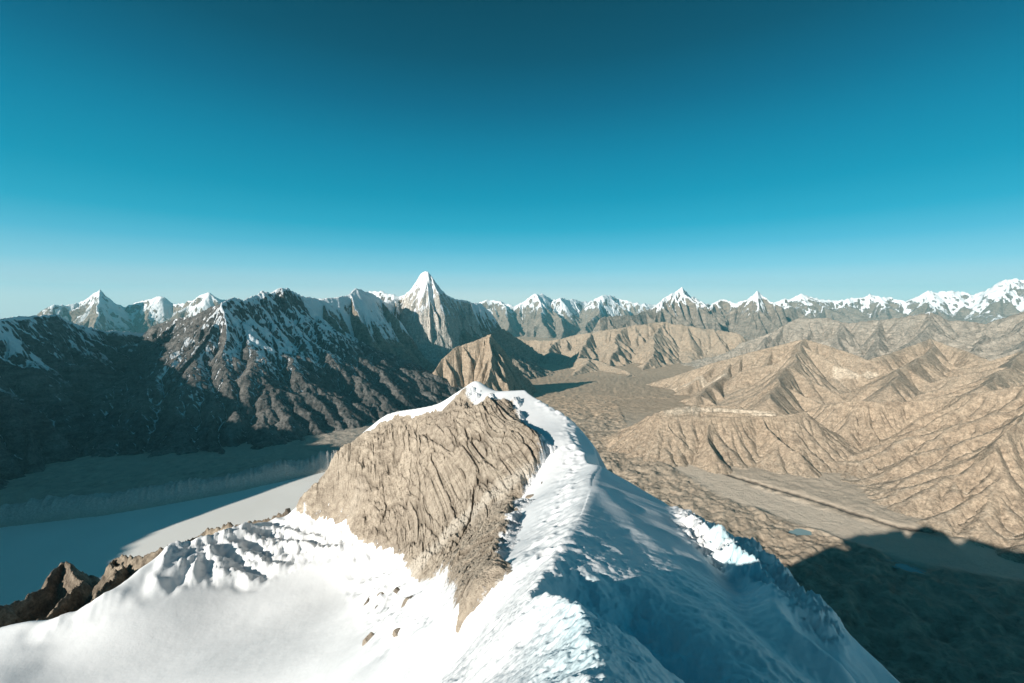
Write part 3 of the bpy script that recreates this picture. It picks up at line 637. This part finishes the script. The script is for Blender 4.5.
def snow_surface(x, y):
    z = fore(x, y); r = np.hypot(x, y)
    left = TL(x, y) < TR(x, y)
    # smooth wind drifts on the shaded flank, running down the slope
    fl = np.where(left, 0.0, 1.0)*sstep(4, 14, r)
    u = x*0.55+y*0.83; v = x*0.83-y*0.55
    z = z+fl*(0.012*noise(u/0.4, v/1.6, 89)+0.02*noise(u/0.9+0.5*noise(x/4, y/4, 87), v/4.0, 88)+0.15*noise(u/5.0, v/17.0, 91)+0.10*noise(u/2.2, v/8.0, 92)+0.02*fbm(x, y, 1.5, 3, 93))*sstep(0, 3.0, np.abs(TL(x, y)-TR(x, y)))
    # basin: faint undulation
    z = z+np.where(left, 1.0, 0.0)*sstep(8, 25, r)*(0.30*noise(x/13, y/10, 94)+0.03*fbm(x, y, 2.2, 3, 95))
    # broken ice at the lip of the basin
    s = sstep(-3, 4, poly_sd(x, y, serac_poly))
    for pl, hgt, wd in flutes:
        dd = line_dist(x+0.8*fbm(x, y, 4, 3, 96), y+0.8*fbm(x, y, 4, 3, 97), pl)
        z = z+hgt*np.exp(-(dd/wd)**0.9)*(1+0.7*noise(x/2.0, y/2.0, 98)+0.4*noise(x/0.8, y/0.8, 108))-0.35*hgt*np.exp(-((dd-2.0*wd)/wd)**2)
    z = z+s*(0.80*(fbm(x, y, 2.4, 5, 99, gain=0.65, ridged=True)-0.35)+0.45*(fbm(x, y, 1.0, 4, 105, gain=0.6, ridged=True)-0.35))
    # lumps between rock and basin, and seracs on the right
    d = sstep(-2.5, 2.5, poly_sd(x, y, debris_poly))
    z = z+d*(1.3*fbm(x, y, 3.5, 4, 100, ridged=True)-0.35)
    c = sstep(-0.6, 0.9, poly_sd(x, y, chunk_poly))
    z = z+c*(0.95*fbm(x, y, 1.7, 5, 101, gain=0.68, ridged=True)-0.42)
    # crusty snow close by
    n = sstep(26, 7, r)
    z = z+n*(0.15*fbm(x, y, 1.1, 5, 102)+0.10*(fbm(x, y, 0.5, 3, 103, ridged=True)-0.4))*np.clip(r/8, 0.15, 1.2)
    ic = sstep(-1.5, 1.5, poly_sd(x, y, shaded_bump_poly))
    z = z+ic*np.clip(r/9, 0.2, 1.3)*(0.40*fbm(u, v, 2.2, 5, 104, gain=0.6))
    for pl, hgt, wd in ribs:
        dd = line_dist(x, y, pl); z = z+hgt*np.exp(-(dd/wd)**2)-0.35*hgt*np.exp(-((dd-2.2*wd)/wd)**2)
    cr = np.exp(-((TL(x, y)-TR(x, y))/1.6)**2)*sstep(16, 5, r)
    z = z+cr*(0.13*(fbm(x, y, 0.9, 5, 109, gain=0.65, ridged=True)-0.35))
    # a trodden track along the crest
    for q, (a, b) in enumerate(prints):
        dd = np.hypot(x-a-0.35*math.sin(q*2.3), y-b); rr_ = 0.22+0.0035*math.hypot(a, b)
        z = z-0.30*np.exp(-(dd/rr_)**2)+0.10*np.exp(-((dd-1.7*rr_)/(0.6*rr_))**2)
    z = z+0.22*fbm(x, y, 1.1, 3, 106)*np.exp(-(line_dist(x, y, prints)/1.6)**2)
    return z

fr = np.exp(np.linspace(math.log(1.3), math.log(150), 900))
X, Y = polar(R(-72), R(72), 900, fr)
Z = snow_surface(X, Y)
Zs = Z
teal_shade = sstep(-1.5, 1.5, poly_sd(X, Y, shaded_bump_poly))
for pg in teal_shade_polys: teal_shade = np.maximum(teal_shade, sstep(-0.5, 0.5, poly_sd(X, Y, pg)+0.6*fbm(X, Y, 2, 3, 107))*0.7)
m, nt, p = new_mat('wind_packed_snow')
v = pos_vec(nt, 1.0)
n1 = tex_noise(nt, 2.2, 6, 0.65, v); n2 = tex_noise(nt, 0.12, 4, 0.5, v); n3 = tex_noise(nt, 9.0, 4, 0.6, v)
c = mixc(nt, mapr(nt, n2, 0.35, 0.65), (0.71, 0.722, 0.73), (0.79, 0.80, 0.807))
c = mixc(nt, math_n(nt, 'MULTIPLY', attr(nt, 'teal_shade'), mapr(nt, n1, 0.3, 0.6, 0.35, 0.95)), c, (0.30, 0.62, 0.71))  # teal of the shaded hollows painted into the snow colour
lk(nt, c, p.inputs['Base Color']); p.inputs['Roughness'].default_value = 0.7
bump(nt, p, math_n(nt, 'ADD', n1, math_n(nt, 'MULTIPLY', n3, 0.3)), 0.045, 0.6)
M['snow'] = m
o = grid_obj('snow_ridge', X, Y, Z, M['snow'], Z > -75, {'teal_shade': teal_shade})
tag(o, 'sharp white snow ridge and smooth basin in the foreground', 'snow ridge', kind='structure')

# rock face standing out of the snow
rr = np.exp(np.linspace(math.log(10), math.log(112), 760))
X, Y = polar(R(-36), R(9), 900, rr)
base = fore(X, Y); sd = poly_sd(X, Y, rock_poly)
wk = 0.35+0.65*sstep(-14, -4, X)
warpn = wk*(2.8*fbm(X, Y, 7, 4, 111)+1.2*fbm(X, Y, 1.8, 3, 115))
rs = np.clip(np.hypot(X, Y)/70.0, 0.2, 1.2)
mk = np.clip((sd+warpn*rs)/(1.6*rs), -5, 2.0)
mh = np.clip(rs*1.2, 0.25, 1.0)
inn = sstep(0.0, 1.6, mk)
fa, fb = X+0.35*Y, 1.15*base
u = fa*0.55+fb*0.83; v2 = fa*0.83-fb*0.55
def blocks(a, b, seed):             # random block heights with joints between them
    f1 = np.full(a.shape, 9.0); f2 = f1.copy(); val = np.zeros(a.shape); ia, ib = np.floor(a).astype(np.int64), np.floor(b).astype(np.int64)
    for da in (-1, 0, 1):
        for db in (-1, 0, 1):
            h1 = _hash(ia+da, ib+db, seed)/65536.0; h2 = _hash(ia+da, ib+db, seed+1)/65536.0; h3 = _hash(ia+da, ib+db, seed+2)/65536.0
            d = np.hypot(ia+da+h1-a, ib+db+h2-b); c = d < f1
            f2 = np.where(c, f1, np.minimum(f2, d)); val = np.where(c, h3, val); f1 = np.where(c, d, f1)
    return val, f2-f1
wx, wy = u+2.2*fbm(fa, fb, 9, 5, 118), v2+2.2*fbm(fa, fb, 9, 5, 119)
b1, e1 = blocks(wx/9.0, wy/3.0, 121); b2, e2 = blocks(wx/3.2, wy/1.0, 125); b3, e3 = blocks(wx/1.1, wy/0.5, 129)
st = 1.6*fbm(fa, fb, 13.0, 4, 113, ridged=True)+0.9*(b1-0.5)+0.55*(b2-0.5)+0.28*(b3-0.5)-0.35*sstep(0.08, 0.0, e1)-0.2*sstep(0.10, 0.0, e2)+0.40*fbm(fa, fb, 1.2, 4, 114, gain=0.7)
st += 0.4*(np.abs(((v2/7.5+0.9*fbm(fa, fb, 14, 3, 116)) % 1.0)-0.5)*2-0.5)
tone = 0.5*b1+0.3*b2+0.2*b3
joint = np.maximum(sstep(0.09, 0.0, e1), 0.7*sstep(0.10, 0.0, e2))
Z = base+mh*(0.55*mk+st*inn*0.85-0.15)+0.10*fbm(X, Y, 0.7, 3, 117)
m, nt, p = new_mat('tan_shattered_rock')
tcn = node(nt, 'ShaderNodeTexCoord'); mp = node(nt, 'ShaderNodeMapping'); lk(nt, tcn.outputs['Object'], mp.inputs[0])
mp.inputs['Rotation'].default_value = (0, R(25), R(-52)); mp.inputs['Scale'].default_value = (0.6, 1.2, 1.0)
v = pos_vec(nt, 1.0)
n1 = tex_noise(nt, 0.9, 7, 0.68, mp.outputs[0], 0.3); n2 = tex_noise(nt, 3.5, 5, 0.7, v); n3 = tex_noise(nt, 0.09, 4, 0.55, v)
c = mixc(nt, mapr(nt, n1, 0.38, 0.62), (0.26, 0.215, 0.168), (0.50, 0.425, 0.335))
c = mixc(nt, mapr(nt, n3, 0.42, 0.62, 0, 0.55), c, (0.52, 0.445, 0.355))
c = mixc(nt, mapr(nt, n2, 0.54, 0.64, 0, 0.6), c, (0.08, 0.06, 0.042))
c = mixc(nt, mapr(nt, attr(nt, 'tone'), 0.25, 0.75, 0.4, 0.0), c, (0.25, 0.21, 0.17))
c = mixc(nt, math_n(nt, 'MULTIPLY', attr(nt, 'joint'), 0.55), c, (0.07, 0.055, 0.04))
c = mixc(nt, math_n(nt, 'MULTIPLY', attr(nt, 'pale'), mapr(nt, n2, 0.3, 0.55, 0.3, 1.0)), c, (0.56, 0.50, 0.42))
df = mapr(nt, math_n(nt, 'ADD', attr(nt, 'dust'), math_n(nt, 'MULTIPLY', math_n(nt, 'SUBTRACT', n2, 0.5), 1.2)), 0.62, 0.82)
c = mixc(nt, df, c, (0.74, 0.75, 0.76))
lk(nt, c, p.inputs['Base Color'])
bump(nt, p, math_n(nt, 'ADD', n1, math_n(nt, 'MULTIPLY', n2, 0.4)), 0.5)
M['rock'] = m
o = grid_obj('rock_face', X, Y, Z, M['rock'], (mk > -3.5) & (Z > Zs.min()), {'tone': tone, 'joint': joint*inn, 'pale': 0.9*sstep(2.6, 0.6, line_dist(X, Y, reg([(548, 468), (500, 505), (450, 545), (412, 572)]))+1.6*fbm(X, Y, 4, 4, 131))+0.7*sstep(0.1, 0.5, fbm(X, Y, 16, 3, 132))*sstep(-22, -34, X), 'dust': 0.92*sstep(6.0*rs, 0.0, sd)*sstep(-12, -2, X)*sstep(16, 26, Y)+0.5*sstep(2.5*rs, 0, sd)*sstep(-14, 0, -X)+0.5*fbm(u*0.6, v2*1.6, 2.2, 5, 130, gain=0.6)})
tag(o, 'tan shattered rock face below the snowy crest', 'rock face', kind='structure')

# ================================================================== our own mountain below the ridge, down to the valley
def own_extra(X, Y, Z):
    r = np.hypot(X, Y)
    f = fore(np.clip(X, -100, 90), np.clip(Y, -5, 120))-9
    inside = sstep(170, 120, r)*sstep(-30, 0, Y+20)
    return np.where(inside > 0, np.minimum(Z, f*inside+Z*(1-inside)), Z)
own = [np.array([(0, -4, -8), (60, -40, -10), (160, -140, -6), (300, -300, 10), (520, -560, 10)]),
       np.array([(-4, -3, -10), (-90, 20, -66), (-170, 70, -130), (-260, 150, -215), (-420, 240, -330), (-640, 360, -470), (-900, 480, -650)]),
       np.array([(0, 70, -30), (-60, 140, -120), (-40, 260, -260), (20, 480, -480), (60, 800, -760)]),
       np.array([(60, -40, -10), (200, 80, -330), (420, 320, -620), (620, 700, -850)])]
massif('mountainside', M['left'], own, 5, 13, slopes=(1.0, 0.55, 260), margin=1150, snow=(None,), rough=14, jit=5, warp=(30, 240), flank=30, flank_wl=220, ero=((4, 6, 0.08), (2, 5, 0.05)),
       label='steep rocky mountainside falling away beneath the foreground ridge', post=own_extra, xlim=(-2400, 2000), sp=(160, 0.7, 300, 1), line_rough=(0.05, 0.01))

# tall unseen ridges added off to the left, shaped to shade lake and left wall
def at_sun(lat, proj, z):
    ex, ey = -math.sin(SUN_AZ), -math.cos(SUN_AZ)
    return (proj*ex+lat*ey, proj*ey-lat*ex, z)
def caster(prof, t):
    return np.array([at_sun(l, p-t, LAKE+t*math.tan(SUN_EL)) for l, p in prof])
massif('mountain', M['left'], [caster([(-2200, -300), (-2350, -120), (-2545, -88), (-2640, -47), (-2700, 0), (-2840, 10), (-2950, 30), (-2962, 1200), (-3060, 1400), (-3220, 1400), (-3300, 1250), (-3500, 1150), (-3600, 1050), (-4000, 1050), (-4600, 800), (-4800, 420)], 3000)],
       20, 14, slopes=(1.2, 0.8, 700), margin=1400, snow=(-300, 300, 1.4, 0.3, 0.3), rough=4, jit=2, warp=(30, 700), ero=None, flank=30, line_rough=(0.0, 0.0),
       label='tall rocky ridge out of view on the left, shaped to shade the lake')
massif('mountain', M['left'], [caster([(-4950, 700), (-5050, 1500), (-5600, 1800), (-6500, 2300)], 5600)],
       30, 15, slopes=(1.3, 0.9, 700), margin=1600, snow=(-300, 300, 1.4, 0.3, 0.3), rough=10, jit=4, warp=(30, 700), ero=None, flank=40, line_rough=(0.05, 0.01),
       label='high snowy mountain out of view on the left, added to shade the left wall')
# ------------------------------------------------------------------ rocky spur below the lip of the basin
M['spur'] = mountain_mat('dark_brown_crag', (0.13, 0.105, 0.08), (0.38, 0.315, 0.24), (0.40, 0.33, 0.26), SNOW, 14, 2.5)
massif('rock_spur', M['spur'], [
    PL([(-70, 632, 130), (0, 606, 150), (40, 590, 165), (65, 562, 185), (86, 573, 205)]), PL([(65, 562, 185), (62, 600, 140), (40, 640, 105)]),
    PL([(290, 514, 128), (250, 522, 140), (208, 531, 150), (168, 547, 140), (132, 558, 150), (114, 560, 160), (100, 590, 125), (62, 628, 95)]), PL([(114, 560, 160), (104, 578, 185)])],
    0.45, 21, slopes=(1.1, 0.8, 14), spslopes=(1.7, 1.1, 4), margin=45, crag=3.0, snow=(None,), rough=2.2, jit=0.6, warp=(4, 16), flank=5.0, flank_wl=10, z_cut=10, ymax=260, ero=((4, 7, 0.10), (2, 6, 0.08), (1, 5, 0.05)), cut=7,
    sp=(7, 0.8, 20, 2), line_rough=(0.10, 0.06), base=lambda x, y: np.full(np.shape(x), -170.0), label='dark brown rocky spur below the lower left lip of the snow basin', cat='rock spur')

# ------------------------------------------------------------------ boulders lying in the snow
def boulder(px, py, size, label, seed, squash=(1, 1, 0.8), dark=False):
    rng = np.random.default_rng(seed); c = hit(px, py)
    n = 22; th = np.linspace(0, math.pi, n); ph = np.linspace(0, 2*math.pi, 2*n, endpoint=False)
    T, PH = np.meshgrid(th, ph, indexing='ij'); D = np.stack([np.sin(T)*np.cos(PH), np.sin(T)*np.sin(PH), np.cos(T)], -1)
    r = np.ones(T.shape)*1.25                       # planes cut from a ball leave a faceted block
    for _ in range(13):
        nrm = rng.normal(size=3); nrm /= np.linalg.norm(nrm); dd = D@nrm
        r = np.minimum(r, np.where(dd > 0.05, rng.uniform(0.62, 0.95)/np.maximum(dd, 0.05), 9))
    r = r*(1+0.05*noise(T*5, PH*5, seed))
    V = D*r[..., None]*np.array(squash)*size*0.5
    a = rng.uniform(0, 6.28); V[..., :2] = V[..., :2]@np.array([[math.cos(a), -math.sin(a)], [math.sin(a), math.cos(a)]])
    idx = np.arange(T.size).reshape(T.shape); nx_ = np.roll(idx, -1, axis=1)
    q = np.stack([idx[:-1], idx[1:], nx_[1:], nx_[:-1]], -1).reshape(-1, 4)
    o = mesh_obj('boulder', V.reshape(-1, 3), q, M['boulder_dark'] if dark else M['rock'], smooth=False)
    o.location = (c[0], c[1], c[2]+CAM_Z-size*0.10)
    tag(o, label, 'boulder', 'boulders lying in the snow')
m, nt, p = new_mat('grey_boulder'); v = pos_vec(nt, 1.0)
n1 = tex_noise(nt, 2.0, 6, 0.65, v)
lk(nt, mixc(nt, mapr(nt, n1, 0.35, 0.65), (0.10, 0.085, 0.07), (0.24, 0.205, 0.165)), p.inputs['Base Color']); bump(nt, p, n1, 0.15)
M['boulder_dark'] = m
boulder(287, 512, 1.7, 'dark upright rock tooth at the far left tip of the rock face', 1, (0.7, 0.7, 1.3), True)
boulder(371, 600, 1.5, 'dark flat boulder leftmost of the cluster in the snow basin below the rock face', 2, (1.2, 0.9, 0.6), True)
boulder(382, 598, 1.7, 'grey rounded boulder in the middle of the cluster below the rock face', 3, (1.1, 0.9, 0.8))
boulder(379, 608, 1.1, 'small dark boulder nearest the camera in the cluster below the rock face', 4, (1.2, 0.8, 0.6), True)
boulder(401, 591, 1.6, 'dark boulder half buried at the foot of the rock face beside the cluster', 5, (1.0, 1.0, 0.7), True)
boulder(411, 604, 1.9, 'largest brown boulder leaning against the foot of the rock face', 6, (0.9, 1.1, 0.9))
boulder(368, 641, 1.5, 'grey squarish block standing alone in the snow below the boulder cluster', 7, (0.9, 0.8, 1.1))
boulder(398, 634, 0.9, 'small brown stone in the snow right of the squarish block', 8)
boulder(543, 484, 0.7, 'small dark stone in the bright crest snow right of the rock face', 9, (1, 1, 0.7), True)
boulder(531, 498, 1.0, 'brown stone at the right edge of the rock face, poking from the crest snow', 10)
boulder(345, 572, 0.9, 'small grey stone at the lower left edge of the rock face', 11)

# ================================================================== thin mountain air
m = bpy.data.materials.new('thin_air'); m.use_nodes = True; nt = m.node_tree; nt.nodes.clear()
o_ = node(nt, 'ShaderNodeOutputMaterial'); pv = node(nt, 'ShaderNodeVolumePrincipled'); lk(nt, pv.outputs[0], o_.inputs['Volume'])
pv.inputs['Color'].default_value = HAZE_COLOR; pv.inputs['Density'].default_value = HAZE_DENSITY; pv.inputs['Density Attribute'].default_value = ''
pv.inputs['Anisotropy'].default_value = 0.0
m.cycles.homogeneous_volume = True
bx0, bx1, by0, by1, bz0, bz1 = -50000, 50000, -8000, 50000, -1320, CAM_Z+1700
bv = [(x, y, z) for x in (bx0, bx1) for y in (by0, by1) for z in (bz0, bz1)]
bf = [(0, 1, 3, 2), (4, 6, 7, 5), (0, 4, 5, 1), (2, 3, 7, 6), (0, 2, 6, 4), (1, 5, 7, 3)]
hz = mesh_obj('haze', np.array(bv, float), bf, m, smooth=False)
tag(hz, 'thin blue air that fades the distant ranges', 'haze', kind='stuff')

print('BUILD %.1fs' % (time.time()-T_START))
